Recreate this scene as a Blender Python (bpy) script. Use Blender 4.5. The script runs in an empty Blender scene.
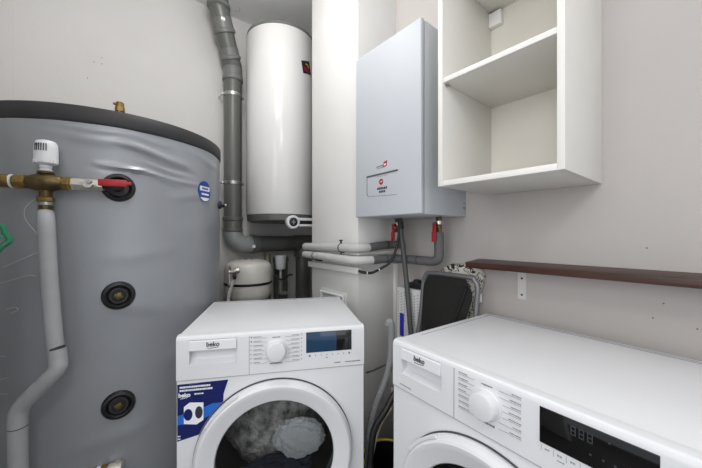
import bpy, bmesh, math, random
from mathutils import Vector, Matrix, noise
random.seed(7)
PI = math.pi
R = math.radians
sc = bpy.context.scene
col = sc.collection

# ------------------------------------------------------------------ materials
def lin(c):
    c = c / 255.0
    return c / 12.92 if c <= 0.04045 else ((c + 0.055) / 1.055) ** 2.4
def rgb(r, g, b): return (lin(r), lin(g), lin(b), 1)

def mat(name, c, rough=.5, metal=0, spec=.5, var=0.0, scale=8, bump=0.0, bscale=60, coat=0, c2=None, rvar=0.0):
    m = bpy.data.materials.new(name); m.use_nodes = True
    nt = m.node_tree; b = nt.nodes['Principled BSDF']
    b.inputs['Base Color'].default_value = rgb(*c)
    b.inputs['Roughness'].default_value = rough
    b.inputs['Metallic'].default_value = metal
    b.inputs['Specular IOR Level'].default_value = spec
    if coat:
        b.inputs['Coat Weight'].default_value = coat; b.inputs['Coat Roughness'].default_value = .08
    tc = nt.nodes.new('ShaderNodeTexCoord')
    if var or c2 or rvar:
        n = nt.nodes.new('ShaderNodeTexNoise'); n.inputs['Scale'].default_value = scale
        n.inputs['Detail'].default_value = 5
        nt.links.new(tc.outputs['Object'], n.inputs['Vector'])
        if var or c2:
            rp = nt.nodes.new('ShaderNodeValToRGB')
            rp.color_ramp.elements[0].position = .3; rp.color_ramp.elements[1].position = .7
            if c2 is None: c2 = tuple(max(0, v * (1 - var)) for v in c)
            rp.color_ramp.elements[0].color = rgb(*c2); rp.color_ramp.elements[1].color = rgb(*c)
            nt.links.new(n.outputs['Fac'], rp.inputs['Fac'])
            nt.links.new(rp.outputs['Color'], b.inputs['Base Color'])
        if rvar:
            mr = nt.nodes.new('ShaderNodeMapRange')
            mr.inputs['To Min'].default_value = rough - rvar; mr.inputs['To Max'].default_value = rough + rvar
            nt.links.new(n.outputs['Fac'], mr.inputs['Value']); nt.links.new(mr.outputs['Result'], b.inputs['Roughness'])
    if bump:
        n2 = nt.nodes.new('ShaderNodeTexNoise'); n2.inputs['Scale'].default_value = bscale
        n2.inputs['Detail'].default_value = 4
        nt.links.new(tc.outputs['Object'], n2.inputs['Vector'])
        bp = nt.nodes.new('ShaderNodeBump'); bp.inputs['Strength'].default_value = bump
        bp.inputs['Distance'].default_value = .01
        nt.links.new(n2.outputs['Fac'], bp.inputs['Height']); nt.links.new(bp.outputs['Normal'], b.inputs['Normal'])
    return m

M = {}
M['wall'] = mat('wall_paint', (208, 206, 204), .85, var=.025, scale=2.5, bump=.06, bscale=45)
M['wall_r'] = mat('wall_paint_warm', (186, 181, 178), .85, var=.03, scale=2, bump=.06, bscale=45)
M['ceil'] = mat('ceiling_paint', (232, 232, 231), .9, var=.02, scale=3)
M['pillar'] = mat('pillar_paint', (216, 215, 213), .7, var=.02, scale=4, bump=.03)
M['floor'] = mat('floor_tile', (92, 88, 84), .5, var=.15, scale=5)
M['mark'] = mat('wall_mark', (95, 85, 80), .9)
M['white'] = mat('white_enamel', (222, 223, 226), .32, var=.012, scale=6)
M['white_pl'] = mat('white_plastic', (218, 219, 222), .42)
M['heater'] = mat('heater_enamel', (220, 219, 218), .2, var=.01)
M['cab'] = mat('cabinet_laminate', (226, 224, 219), .45, var=.015, scale=5)
M['cab_edge'] = mat('cabinet_edge', (232, 231, 227), .45)
M['cab_back'] = mat('cabinet_hardboard', (222, 218, 209), .5, var=.015)
M['boiler'] = mat('boiler_shell', (186, 190, 196), .55, var=.015, scale=3)
M['boiler_line'] = mat('boiler_line', (70, 72, 76), .5)
M['jacket'] = mat('tank_vinyl', (152, 155, 160), .34, metal=.15, spec=.55, var=.05, scale=3, bump=.12, bscale=9, rvar=.06)
M['rim'] = mat('black_rim', (42, 42, 45), .6, var=.1, scale=12)
M['black'] = mat('black_rubber', (22, 22, 24), .45)
M['blackgloss'] = mat('black_glass', (5, 5, 7), .07, coat=.5)
M['reflection_blue'] = mat('painted_blue_reflection', (28, 62, 92), .12, coat=.5)  # colour of the reflection painted onto the dryer display
M['brass'] = mat('brass', (156, 130, 76), .33, metal=.75, var=.35, scale=40)
M['brass_dark'] = mat('aged_brass', (116, 99, 63), .4, metal=.7, var=.4, scale=30)
M['chrome'] = mat('nickel', (222, 218, 208), .28, metal=.7, var=.15, scale=60)
M['steel'] = mat('zinc_steel', (170, 170, 170), .32, metal=.9)
M['red'] = mat('red_lever', (168, 24, 36), .4)
M['green'] = mat('green_wheel', (20, 120, 84), .35, var=.2, scale=30)
M['pvc'] = mat('grey_pvc', (94, 96, 92), .38, var=.03, scale=4)
M['pvc_l'] = mat('grey_pvc_light', (110, 112, 109), .4, var=.03, scale=4)
M['pvc_elbow'] = mat('grey_pvc_elbow', (146, 148, 148), .35)
M['foam'] = mat('pipe_foam', (163, 165, 168), .62, var=.06, scale=10, bump=.05)
M['foam_l'] = mat('pipe_foam_light', (186, 186, 185), .62, var=.05, scale=10)
M['foam_d'] = mat('pipe_foam_dark', (98, 98, 99), .7, var=.08, scale=14)
M['seam'] = mat('foam_seam', (60, 62, 64), .8)
M['vessel'] = mat('vessel_paint', (214, 211, 203), .3, var=.03)
M['brown'] = mat('walnut_laminate', (70, 40, 36), .42)
M['hosegrey'] = mat('hose_grey', (126, 128, 129), .5)
M['poly'] = mat('pole_grey', (70, 71, 72), .5)
M['fabric_d'] = mat('black_sling', (58, 56, 55), .9, var=.12, scale=120, bump=.2, bscale=400)
M['tube'] = mat('grey_tube', (118, 118, 120), .38, metal=.45)
M['blue'] = mat('blue_print', (22, 62, 150), .4)
M['navy'] = mat('navy_print', (16, 26, 92), .35)
M['bluel'] = mat('blue_band', (38, 104, 196), .35)
M['bluelabel'] = mat('blue_label', (40, 42, 170), .4)
M['ink'] = mat('dark_ink', (44, 46, 52), .6)
M['inkl'] = mat('grey_ink', (112, 114, 120), .6)
M['print'] = mat('small_print', (112, 114, 120), .6)
M['print2'] = mat('print_line', (150, 151, 155), .6)
M['paper'] = mat('white_print', (236, 238, 242), .5)
M['drum'] = mat('drum_steel', (120, 120, 120), .35, metal=.8)
M['wool'] = mat('grey_wool', (215, 211, 203), .95, var=.6, scale=34, bump=1.0, bscale=90)
M['linen'] = mat('white_linen', (214, 214, 214), .95, bump=.8, bscale=22)
M['denim'] = mat('dark_cloth', (58, 64, 78), .95, var=.3, scale=20, bump=.4, bscale=60)
M['labeldark'] = mat('label_dark', (38, 34, 40), .4)
M['orange'] = mat('label_orange', (222, 150, 40), .4)
M['maroon'] = mat('label_maroon', (150, 40, 60), .4)
M['yellow'] = mat('yellow_plastic', (208, 188, 40), .4)
M['string'] = mat('white_string', (206, 208, 210), .8)
M['digit'] = mat('unlit_digit', (62, 64, 68), .4)
M['boxwhite'] = mat('box_metal', (206, 206, 206), .4)
M['hole'] = mat('hole_dark', (70, 70, 72), .7)
M['copper'] = mat('yellowed_copper', (150, 140, 90), .45, metal=.5)
M['cream'] = mat('cream_plastic', (196, 184, 160), .6)

def wood():
    m = M['brown']; nt = m.node_tree; b = nt.nodes['Principled BSDF']
    tc = nt.nodes.new('ShaderNodeTexCoord'); mp = nt.nodes.new('ShaderNodeMapping')
    mp.inputs['Scale'].default_value = (40, 2.2, 40)
    n = nt.nodes.new('ShaderNodeTexNoise'); n.inputs['Scale'].default_value = 3; n.inputs['Detail'].default_value = 6
    rp = nt.nodes.new('ShaderNodeValToRGB')
    rp.color_ramp.elements[0].color = rgb(48, 25, 18); rp.color_ramp.elements[1].color = rgb(74, 43, 31)
    rp.color_ramp.elements[0].position = .35; rp.color_ramp.elements[1].position = .68
    nt.links.new(tc.outputs['Object'], mp.inputs['Vector']); nt.links.new(mp.outputs['Vector'], n.inputs['Vector'])
    nt.links.new(n.outputs['Fac'], rp.inputs['Fac']); nt.links.new(rp.outputs['Color'], b.inputs['Base Color'])
wood()

def pattern_mat():      # white cover with black scribbled lines
    m = bpy.data.materials.new('patterned_cotton'); m.use_nodes = True
    nt = m.node_tree; b = nt.nodes['Principled BSDF']; b.inputs['Roughness'].default_value = .9
    tc = nt.nodes.new('ShaderNodeTexCoord')
    n = nt.nodes.new('ShaderNodeTexNoise'); n.inputs['Scale'].default_value = 26; n.inputs['Detail'].default_value = 1
    n.inputs['Distortion'].default_value = 1.4
    rp = nt.nodes.new('ShaderNodeValToRGB'); rp.color_ramp.interpolation = 'CONSTANT'
    e = rp.color_ramp.elements
    e[0].position = 0; e[0].color = rgb(214, 211, 202)
    e[1].position = .45; e[1].color = rgb(40, 38, 38)
    x = e.new(.53); x.color = rgb(214, 211, 202)
    x = e.new(.64); x.color = rgb(40, 38, 38)
    nt.links.new(tc.outputs['Object'], n.inputs['Vector']); nt.links.new(n.outputs['Fac'], rp.inputs['Fac'])
    nt.links.new(rp.outputs['Color'], b.inputs['Base Color'])
    return m
M['pattern'] = pattern_mat()

def glass_mat(name, tint, rough=.03, ior=1.45):
    m = bpy.data.materials.new(name); m.use_nodes = True
    nt = m.node_tree; nt.nodes.clear()
    o = nt.nodes.new('ShaderNodeOutputMaterial'); mx = nt.nodes.new('ShaderNodeMixShader')
    t = nt.nodes.new('ShaderNodeBsdfTransparent'); t.inputs['Color'].default_value = rgb(*tint)
    g = nt.nodes.new('ShaderNodeBsdfGlossy'); g.inputs['Roughness'].default_value = rough
    fr = nt.nodes.new('ShaderNodeFresnel'); fr.inputs['IOR'].default_value = ior
    nt.links.new(fr.outputs['Fac'], mx.inputs['Fac']); nt.links.new(t.outputs[0], mx.inputs[1]); nt.links.new(g.outputs[0], mx.inputs[2])
    nt.links.new(mx.outputs[0], o.inputs['Surface'])
    return m
M['glass'] = glass_mat('door_glass', (225, 228, 230))

# ------------------------------------------------------------------ mesh builder
def fromz(d):           # rotation taking +Z to direction d
    return Vector((0, 0, 1)).rotation_difference(Vector(d).normalized()).to_matrix().to_4x4()

class MB:
    def __init__(s): s.bm = bmesh.new()
    def _add(s, tmp, mtx=None):
        if mtx is not None: bmesh.ops.transform(tmp, matrix=mtx, verts=tmp.verts)
        me = bpy.data.meshes.new('t'); tmp.to_mesh(me); tmp.free()
        s.bm.from_mesh(me); bpy.data.meshes.remove(me); return s
    def box(s, x0, x1, y0, y1, z0, z1, bev=0, seg=2, mtx=None):
        t = bmesh.new(); bmesh.ops.create_cube(t, size=1)
        for v in t.verts:
            v.co = Vector(((x0 + x1) / 2 + v.co.x * (x1 - x0), (y0 + y1) / 2 + v.co.y * (y1 - y0), (z0 + z1) / 2 + v.co.z * (z1 - z0)))
        if bev: bmesh.ops.bevel(t, geom=list(t.edges), offset=bev, segments=seg, profile=.5, affect='EDGES')
        return s._add(t, mtx)
    def lathe(s, prof, mtx=None, n=40, caps=True):
        t = bmesh.new(); rings = []
        for r, z in prof:
            if r < 1e-6: rings.append([t.verts.new((0, 0, z))])
            else: rings.append([t.verts.new((r * math.cos(2 * PI * i / n), r * math.sin(2 * PI * i / n), z)) for i in range(n)])
        for a, b in zip(rings, rings[1:]):
            for i in range(n):
                j = (i + 1) % n
                if len(a) == 1 and len(b) == 1: continue
                if len(a) == 1: t.faces.new((a[0], b[j], b[i]))
                elif len(b) == 1: t.faces.new((a[i], a[j], b[0]))
                else: t.faces.new((a[i], a[j], b[j], b[i]))
        if caps:
            if len(rings[0]) > 1: t.faces.new(list(reversed(rings[0])))
            if len(rings[-1]) > 1: t.faces.new(rings[-1])
        bmesh.ops.recalc_face_normals(t, faces=t.faces)
        return s._add(t, mtx)
    def cyl(s, p0, p1, r, r1=None, n=32, bev=0):
        p0, p1 = Vector(p0), Vector(p1); L = (p1 - p0).length
        r1 = r if r1 is None else r1
        if bev: prof = [(r - bev, 0), (r, bev), (r1, L - bev), (r1 - bev, L)]
        else: prof = [(r, 0), (r1, L)]
        return s.lathe(prof, Matrix.Translation(p0) @ fromz(p1 - p0), n)
    def tube(s, pts, r, n=16, smooth=6, rf=None):
        P = [Vector(p) for p in pts]
        if smooth and len(P) > 2:
            Q = []
            for i in range(len(P) - 1):
                a = P[i - 1] if i else P[0] * 2 - P[1]; b, c = P[i], P[i + 1]
                d = P[i + 2] if i + 2 < len(P) else P[-1] * 2 - P[-2]
                for k in range(smooth):
                    t = k / smooth
                    Q.append(.5 * ((2 * b) + (c - a) * t + (2 * a - 5 * b + 4 * c - d) * t * t + (3 * b - 3 * c + d - a) * t ** 3))
            Q.append(P[-1]); P = Q
        t = bmesh.new(); rings = []; tan0 = (P[1] - P[0]).normalized()
        u = tan0.orthogonal().normalized(); L = 0
        for i, p in enumerate(P):
            tn = ((P[min(i + 1, len(P) - 1)] - P[max(i - 1, 0)])).normalized()
            u = (u - tn * u.dot(tn)).normalized(); v = tn.cross(u)
            if i: L += (p - P[i - 1]).length
            rr = rf(i, L) if rf else r
            rings.append([t.verts.new(p + (u * math.cos(2 * PI * k / n) + v * math.sin(2 * PI * k / n)) * rr) for k in range(n)])
        for a, b in zip(rings, rings[1:]):
            for k in range(n): t.faces.new((a[k], a[(k + 1) % n], b[(k + 1) % n], b[k]))
        t.faces.new(list(reversed(rings[0]))); t.faces.new(rings[-1])
        bmesh.ops.recalc_face_normals(t, faces=t.faces)
        return s._add(t)
    def prism(s, pts, depth, mtx=None, bev=0):      # polygon in local XY extruded +Z
        t = bmesh.new()
        a = [t.verts.new((x, y, 0)) for x, y in pts]; b = [t.verts.new((x, y, depth)) for x, y in pts]
        t.faces.new(list(reversed(a))); t.faces.new(b)
        for i in range(len(a)): t.faces.new((a[i], a[(i + 1) % len(a)], b[(i + 1) % len(a)], b[i]))
        bmesh.ops.recalc_face_normals(t, faces=t.faces)
        if bev: bmesh.ops.bevel(t, geom=list(t.edges), offset=bev, segments=2, profile=.5, affect='EDGES')
        return s._add(t, mtx)
    def build(s, name, m, parent=None, mtx=None, ang=35, flat=False):
        me = bpy.data.meshes.new(name)
        if mtx is not None: bmesh.ops.transform(s.bm, matrix=mtx, verts=s.bm.verts)
        s.bm.to_mesh(me); s.bm.free(); me.materials.append(m)
        if not flat:
            me.shade_smooth(); me.set_sharp_from_angle(angle=R(ang))
        o = bpy.data.objects.new(name, me); col.objects.link(o)
        if parent is not None: o.parent = parent
        return o

def fpanel(mb, x0, x1, z0, z1, y=-.0004, th=.0008):     # thin print lying on a front face at y=0
    return mb.box(x0, x1, y - th, y + th, z0, z1)

def tag(o, label=None, cat=None, group=None, kind=None):
    if label: o['label'] = label
    if cat: o['category'] = cat
    if group: o['group'] = group
    if kind: o['kind'] = kind
    return o
def empty(name, label, cat, loc=(0, 0, 0), rot=(0, 0, 0), group=None):
    o = bpy.data.objects.new(name, None); col.objects.link(o)
    o.empty_display_size = .05; o.location = loc; o.rotation_euler = rot
    return tag(o, label, cat, group)
def struct(name, mb, m):
    return tag(mb.build(name, m), kind='structure')
def text(name, body, size, m, parent, loc, rot=(PI / 2, 0, 0), bold=0.0, ext=.0004, wide=1.0, shear=0):
    cu = bpy.data.curves.new('t', 'FONT'); cu.body = body; cu.size = size; cu.extrude = ext
    cu.offset = bold; cu.align_x = 'CENTER'; cu.align_y = 'CENTER'; cu.shear = shear; cu.resolution_u = 4
    o = bpy.data.objects.new('t', cu); col.objects.link(o)
    dg = bpy.context.evaluated_depsgraph_get(); dg.update()
    me = bpy.data.meshes.new_from_object(o.evaluated_get(dg)); bpy.data.objects.remove(o); bpy.data.curves.remove(cu)
    me.name = name; me.materials.clear(); me.materials.append(m)
    from mathutils import Euler
    me.transform(Matrix.Translation(loc) @ Euler(rot).to_matrix().to_4x4() @ Matrix.Diagonal((wide, 1, 1, 1)))
    q = bpy.data.objects.new(name, me); col.objects.link(q)
    if parent is not None: q.parent = parent
    return q
def scribble(mb, x0, x1, z, h, rnd, y=0):       # one tiny line of print, too small to read in the photograph
    x = x0
    while x < x1:
        w = rnd.uniform(.0015, .0045)
        fpanel(mb, x, min(x + w, x1), z - h / 2 * rnd.uniform(.6, 1), z + h / 2 * rnd.uniform(.6, 1), y)
        x += w + .0009

# ------------------------------------------------------------------ the room
XR, YB, XL, ZC = 1.30, 2.28, -.392, 2.752
struct('floor', MB().box(-2.4, 1.9, -1.9, 2.5, -.1, 0), M['floor'])
struct('ceiling', MB().box(-2.4, 1.9, -1.9, 2.5, ZC, ZC + .1), M['ceil'])
wb = struct('wall_back', MB().box(-.5, 1.6, YB, YB + .12, 0, ZC), M['wall'])
struct('wall_left', MB().box(XL - .1, XL, .82, YB, 0, ZC), M['wall'])
wr = struct('wall_right', MB().box(XR, XR + .25, -1.6, 1.185, 0, ZC), M['wall_r'])
struct('wall_recess', MB().box(1.5, 1.62, 1.185, YB, 0, ZC), M['wall'])
struct('wall_corner', MB().box(1.016, 1.5, 1.185, 1.622, 0, ZC, .002), M['pillar'])
struct('trim_1', MB().box(XL, -.336, YB - .003, YB, 0, ZC), M['wall'])
struct('trim_2', MB().box(.988, 1.016, 1.156, 1.625, .971, 1.003, .002), M['pillar'])
struct('trim_3', MB().box(1.276, 1.299, 1.166, 1.184, 0, 1.0, .001), M['cab_edge'])
# screw holes in the plaster
WALL_MARKS = [(.154, 1.127), (.118, .963), (.141, .915), (.051, .903)]
BACK_MARKS = [(.008, 2.185), (-.025, 2.15), (.01, 2.151), (-.053, 2.049)]
mk = MB()
for y, z in WALL_MARKS:
    mk.cyl((XR - .001, y, z), (XR + .002, y, z), .0022, n=8)
tag(mk.build('screw_holes', M['mark'], wr), kind='stuff')
mk = MB()
for x, z in BACK_MARKS:
    mk.cyl((x, YB - .001, z), (x, YB + .002, z), .0025, n=8)
tag(mk.build('screw_holes', M['mark'], wb), kind='stuff')

# ------------------------------------------------------------------ hot water storage tank
TX, TY, TR, TZ = .062, 1.826, .449, 1.608
tank = empty('storage_tank', 'large round hot water storage tank in a wrinkled grey vinyl jacket with black rim', 'water tank', (TX, TY, 0))
FOLDS = [(-99, -68, 1.402, -.0010, .011, .008), (-99, -66, 1.388, -.0010, -.006, .007), (-92, -60, 1.475, -.0014, .010, .014), (-90, -55, 1.448, -.0016, -.007, .010), (-84, -62, 1.425, -.0012, .006, .006), (-82, -64, 1.378, -.001, .007, .006), (-118, -70, 1.53, -.0004, .006, .012),
         (-75, -50, 1.385, -.0008, .006, .007), (-120, -80, 1.500, -.0006, .005, .018), (-72, -45, 1.33, .0012, .004, .02),
         (-100, -60, 1.10, .0010, .003, .03), (-95, -70, .90, -.001, .003, .03), (-80, -30, .70, .0015, .004, .035),
         (-110, -75, .45, .001, .004, .03), (-60, -25, 1.50, -.001, .004, .015), (-70, -20, 1.20, .0006, .003, .04)]
def fold(th, z):
    d = 0
    for a0, a1, z0, sl, A, w in FOLDS:
        mid = (a0 + a1) / 2; half = (a1 - a0) / 2
        t = (th - mid) / half
        if abs(t) > 1.25: continue
        win = max(0, 1 - (t / 1.25) ** 2) ** 1.5
        zc = z0 + sl * (th - mid) + .004 * math.sin(th * .21 + z0 * 9)
        d += A * win * math.exp(-((z - zc) / w) ** 2)
    v = noise.noise(Vector((math.radians(th) * 3, z * 3, 1.7)))
    return d + .003 * v
b = MB(); t = bmesh.new(); NA, NZ = 400, 210; rows = []
for k in range(NZ + 1):
    z = .06 + (1.572 - .06) * k / NZ; row = []
    edge = min(1, (1.572 - z) / .02, (z - .06) / .02)
    for i in range(NA):
        a = 2 * PI * i / NA; th = math.degrees(a)
        if th > 180: th -= 360
        r = TR - .001 + fold(th, z) * max(0, edge) - .004 * (1 - max(0, edge)) ** 2
        row.append(t.verts.new((r * math.cos(a), r * math.sin(a), z)))
    rows.append(row)
for p, q in zip(rows, rows[1:]):
    for i in range(NA): t.faces.new((p[i], p[(i + 1) % NA], q[(i + 1) % NA], q[i]))
t.faces.new(list(reversed(rows[0]))); t.faces.new(rows[-1])
b._add(t); b.build('jacket', M['jacket'], tank, ang=60)
MB().lathe([(TR - .03, 1.536), (TR + .001, 1.55), (TR + .004, 1.557), (TR + .004, 1.604), (TR, TZ), (TR - .02, TZ + .001), (0, TZ + .001)], n=128).build('rim_cover', M['rim'], tank, ang=50)
MB().lathe([(TR - .05, 0), (TR - .05, .07)], n=64).build('base_ring', M['black'], tank)
def surf(th, z, off=0):
    a = R(th); return Vector(((TR + off) * math.cos(a), (TR + off) * math.sin(a), z))
def port(z, plug):
    th = -91.2; p = surf(th, z); d = Vector((math.cos(R(th)), math.sin(R(th)), 0))
    m = Matrix.Translation(p - d * .006) @ fromz(d)
    f = MB().lathe([(.05, 0), (.05, .008), (.046, .015), (.038, .018), (.032, .013), (.03, .006)], m, 48).build('port_collar', M['black'], tank)
    if plug:
        MB().lathe([(.0295, .004), (.0295, .012), (.027, .0145), (.02, .0145), (.018, .011), (0, .011)], m, 40).build('port_plug', M['rim'], f)
        MB().box(-.011, .011, -.011, .011, .01, .024, .002, mtx=m @ Matrix.Rotation(.4, 4, 'Z')).build('plug_square', M['brass_dark'], f)
for z, pl in ((1.336, False), (.95, True), (.559, True)): port(z, pl)
# round sticker
def wrap(pts, cth, cz, off, rad=TR):      # polygon (u,v) laid on the cylinder
    return [((rad + off) * math.cos(R(cth) + u / rad), (rad + off) * math.sin(R(cth) + u / rad), cz + v) for u, v in pts]
def disc_pts(rx, rz, n=40, a0=0, a1=2 * PI): return [(rx * math.cos(a0 + (a1 - a0) * i / n), rz * math.sin(a0 + (a1 - a0) * i / n)) for i in range(n)]
def wrapped(name, polys, cth, cz, off, m, parent, rad=TR):
    t = bmesh.new()
    for pl in polys: t.faces.new([t.verts.new((u, v, 0)) for u, v in pl])
    bmesh.ops.triangulate(t, faces=t.faces)
    for k in range(-14, 15):
        bmesh.ops.bisect_plane(t, geom=list(t.verts) + list(t.edges) + list(t.faces), plane_co=(k * .008, 0, 0), plane_no=(1, 0, 0))
    ex = bmesh.ops.extrude_face_region(t, geom=list(t.faces))
    for v in [g for g in ex['geom'] if isinstance(g, bmesh.types.BMVert)]: v.co.z = -.003
    for v in t.verts:
        a = R(cth) + v.co.x / rad; rr = rad + off + v.co.z
        v.co = Vector((rr * math.cos(a), rr * math.sin(a), cz + v.co.y))
    bmesh.ops.recalc_face_normals(t, faces=t.faces)
    q = MB(); q._add(t); return q.build(name, m, parent, ang=30)
st = wrapped('round_sticker', [disc_pts(.044, .046)], -47.5, 1.362, .0045, M['blue'], tank)
wrapped('sticker_panel', [[(-.034, .002), (.034, .002), (.034, .022), (-.034, .022)]], -47.5, 1.362, .0055, M['paper'], st)
wrapped('sticker_panel', [[(.044 * .95 * math.cos(a), .046 * .95 * math.sin(a)) for a in [R(-140 + 10 * i) for i in range(11)]]], -47.5, 1.362, .0055, M['paper'], st)
rnd = random.Random(3); pl = []
for z0, x0, x1, hh in ((.012, -.022, .022, .009),):
    x = x0
    while x < x1:
        w = rnd.uniform(.004, .008); pl.append([(x, z0 - hh / 2), (x + w, z0 - hh / 2), (x + w, z0 + hh / 2), (x, z0 + hh / 2)]); x += w + .002
wrapped('sticker_lettering', pl, -47.5, 1.362, .0062, M['blue'], st)['kind'] = 'stuff'
pl = []; x = -.024
while x < .024:
    w = rnd.uniform(.003, .006); pl.append([(x, -.017), (x + w, -.017), (x + w, -.009), (x, -.009)]); x += w + .002
wrapped('sticker_lettering', pl, -47.5, 1.362, .0062, M['paper'], st)['kind'] = 'stuff'
# side sensor fitting on the right flank
p = surf(-24, 1.318); d = Vector((math.cos(R(-24)), math.sin(R(-24)), 0))
q = MB(); q.lathe([(.02, -.004), (.02, .01), (.012, .013), (.012, .026), (.007, .028)], Matrix.Translation(p) @ fromz(d), 20)
q.build('sensor_fitting', M['black'], tank)
MB().cyl(p + d * .024, p + d * .036, .006).build('fitting_cap', M['steel'], tank)
# brass air plug standing on the lid
ax, ay = .061 - TX, 1.50 - TY
q = MB().cyl((ax, ay, TZ), (ax, ay, TZ + .05), .011)
q.cyl((ax, ay, TZ + .04), (ax, ay, TZ + .056), .016, n=6)
q.cyl((ax, ay, TZ + .054), (ax, ay, TZ + .076), .0135, bev=.003)
q.cyl((ax, ay, TZ + .064), (ax - .021, ay - .004, TZ + .067), .005)
q.build('air_vent', M['brass'], tank)

# ------------------------------------------------------------------ mixing valve run in front of the tank
A0 = Vector((.03, 1.32, 1.334)); E_ = Vector((-.945, .33, 0)).normalized(); NV = Vector((-.33, -.945, 0)).normalized()
def L(s, up=0, out=0): return A0 + E_ * s + Vector((0, 0, up)) + NV * out
bv = empty('ball_valve', 'nickel ball valve with red lever screwed to the upper tank port', 'valve', L(.06))
def loc(o): return Matrix.Translation(-o.location)
q = MB(); q.tube([(.05, 1.384, 1.336), (.05, 1.345, 1.336), L(.0), L(.03)], .015, 20); q.build('elbow', M['black'], bv, loc(bv))
q = MB(); q.cyl(L(.02), L(.034), .02, n=8); q.cyl(L(.034), L(.078), .0185); q.cyl(L(.078), L(.104), .021, n=6)
q.lathe([(.013, 0), (.013, .012)], Matrix.Translation(L(.055, 0, .016)) @ fromz(NV), 24); q.build('valve_body', M['chrome'], bv, loc(bv))
q = MB(); m4 = Matrix.Translation(L(.036, .006, .026)) @ Matrix((( -E_.x, -NV.x, 0, 0), (-E_.y, -NV.y, 0, 0), (0, 0, 1, 0), (0, 0, 0, 1)))
q.box(.008, .088, -.003, .003, -.0115, .0115, .003, mtx=m4); q.box(.05, .1, -.002, .006, -.006, .006, .0025, mtx=m4)
q.build('lever', M['red'], bv, loc(bv))
MB().lathe([(.007, 0), (.007, .03), (.005, .033)], Matrix.Translation(L(.05, .004, .0)) @ fromz(NV), 16).build('spindle', M['steel'], bv, loc(bv))

mv = empty('mixing_valve', 'brass three-way mixing valve with white thermostatic head in front of the tank', 'valve', L(.173))
q = MB(); m4 = Matrix.Translation(L(.125)) @ fromz(E_)
q.lathe([(.016, 0), (.02, .006), (.024, .018), (.029, .035), (.03, .048), (.029, .062), (.024, .08), (.02, .092), (.016, .098)], m4, 32)
q.cyl(L(.173, -.052), L(.173, .035), .0165); q.cyl(L(.173, .026), L(.173, .036), .021, bev=.003)
q.build('valve_body', M['brass_dark'], mv, loc(mv))
for s0, s1 in ((.108, .128), (.22, .246)):
    q = MB(); q.cyl(L(s0), L(s1), .0245, n=6, bev=.003); q.cyl(L(s0 - .004), L(s1 + .004), .0195); q.build('union_nut', M['brass'], mv, loc(mv))
q = MB(); q.cyl(L(.173, -.062), L(.173, -.045), .022, n=8, bev=.003); q.build('union_nut', M['brass'], mv, loc(mv))
q = MB(); q.cyl(L(.173, -.072), L(.173, -.062), .0165); q.build('washer_ring', M['steel'], mv, loc(mv))
q = MB(); q.cyl(L(.173, -.098), L(.173, -.072), .0185, n=10, bev=.002); q.build('compression_nut', M['brass_dark'], mv, loc(mv))
q = MB(); q.lathe([(.016, 0), (.017, .006), (.013, .009), (.016, .013), (.016, .02), (.012, .024)], Matrix.Translation(L(.173, .035)), 28); q.build('head_collar', M['white_pl'], mv, loc(mv))
hd = MB().lathe([(.015, 0), (.025, .003), (.029, .008), (.0295, .02), (.029, .052), (.0275, .068), (.023, .077), (.014, .08), (0, .081)], Matrix.Translation(L(.172, .054)), 40).build('thermostatic_head', M['white_pl'], mv, loc(mv))
q = MB()
for i in range(6):
    a = math.atan2(NV.y, NV.x) + (i - 2.9) * .2
    c = L(.172, .054) + Vector((math.cos(a), math.sin(a), 0)) * .0282
    q.box(-.002, .002, -.0014, .0014, .043, .066, mtx=Matrix.Translation(c) @ Matrix.Rotation(a, 4, 'Z'))
q.build('vent_slots', M['hole'], hd, loc(mv))
q = MB()
for i in range(11):
    a = math.atan2(NV.y, NV.x) + (i - 5) * .27
    c = L(.172, .054) + Vector((math.cos(a), math.sin(a), 0)) * .0292
    q.box(-.0012, .0012, -.002, .002, .006, .017, mtx=Matrix.Translation(c) @ Matrix.Rotation(a, 4, 'Z'))
q.build('grip_ribs', M['white_pl'], hd, loc(mv))

bp = empty('brass_pipe', 'short brass pipe leaving the mixing valve to the left', 'pipe', L(.3))
q = MB(); q.cyl(L(.25), L(.4), .0155); q.build('pipe', M['brass_dark'], bp, loc(bp))
q = MB(); q.cyl(L(.258), L(.283), .0205, bev=.002); q.build('fitting', M['brass'], bp, loc(bp))
for s in (.253, .287):
    q = MB(); q.lathe([(.017, 0), (.0215, .002), (.0215, .005), (.017, .007)], Matrix.Translation(L(s - .002)) @ fromz(E_), 28); q.build('thread_tape', M['paper'], bp, loc(bp))

ip = empty('insulated_pipe', 'pale grey insulated pipe dropping from the mixing valve with a double bend', 'pipe', (-.19, 1.33, 0))
V1 = [L(.173, -.098), (-.1285, 1.344, 1.2), (-.122, 1.334, 1.05), (-.108, 1.316, .84), (-.103, 1.31, .818)]
q = MB(); q.tube(V1, .0208, 24); q.build('foam_sleeve', M['foam'], ip, loc(ip))
V2 = [(-.103, 1.31, .814), (-.1, 1.305, .785), (-.1, 1.298, .758), (-.118, 1.302, .732), (-.158, 1.325, .684), (-.182, 1.34, .65), (-.19, 1.342, .62), (-.19, 1.342, .595)]
q = MB(); q.tube(V2, .0232, 24, 5); q.build('foam_elbow', M['foam'], ip, loc(ip))
q = MB(); q.tube([(-.19, 1.342, .592), (-.189, 1.342, .45), (-.187, 1.342, .2), (-.187, 1.342, 0)], .0228, 24); q.build('foam_sleeve', M['foam'], ip, loc(ip))
q = MB(); q.cyl((-.103, 1.31, .811), (-.103, 1.31, .822), .0203); q.build('foam_seam', M['seam'], ip, loc(ip))
q = MB(); q.cyl((-.19, 1.342, .59), (-.19, 1.342, .597), .022); q.build('foam_seam', M['seam'], ip, loc(ip))

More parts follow.
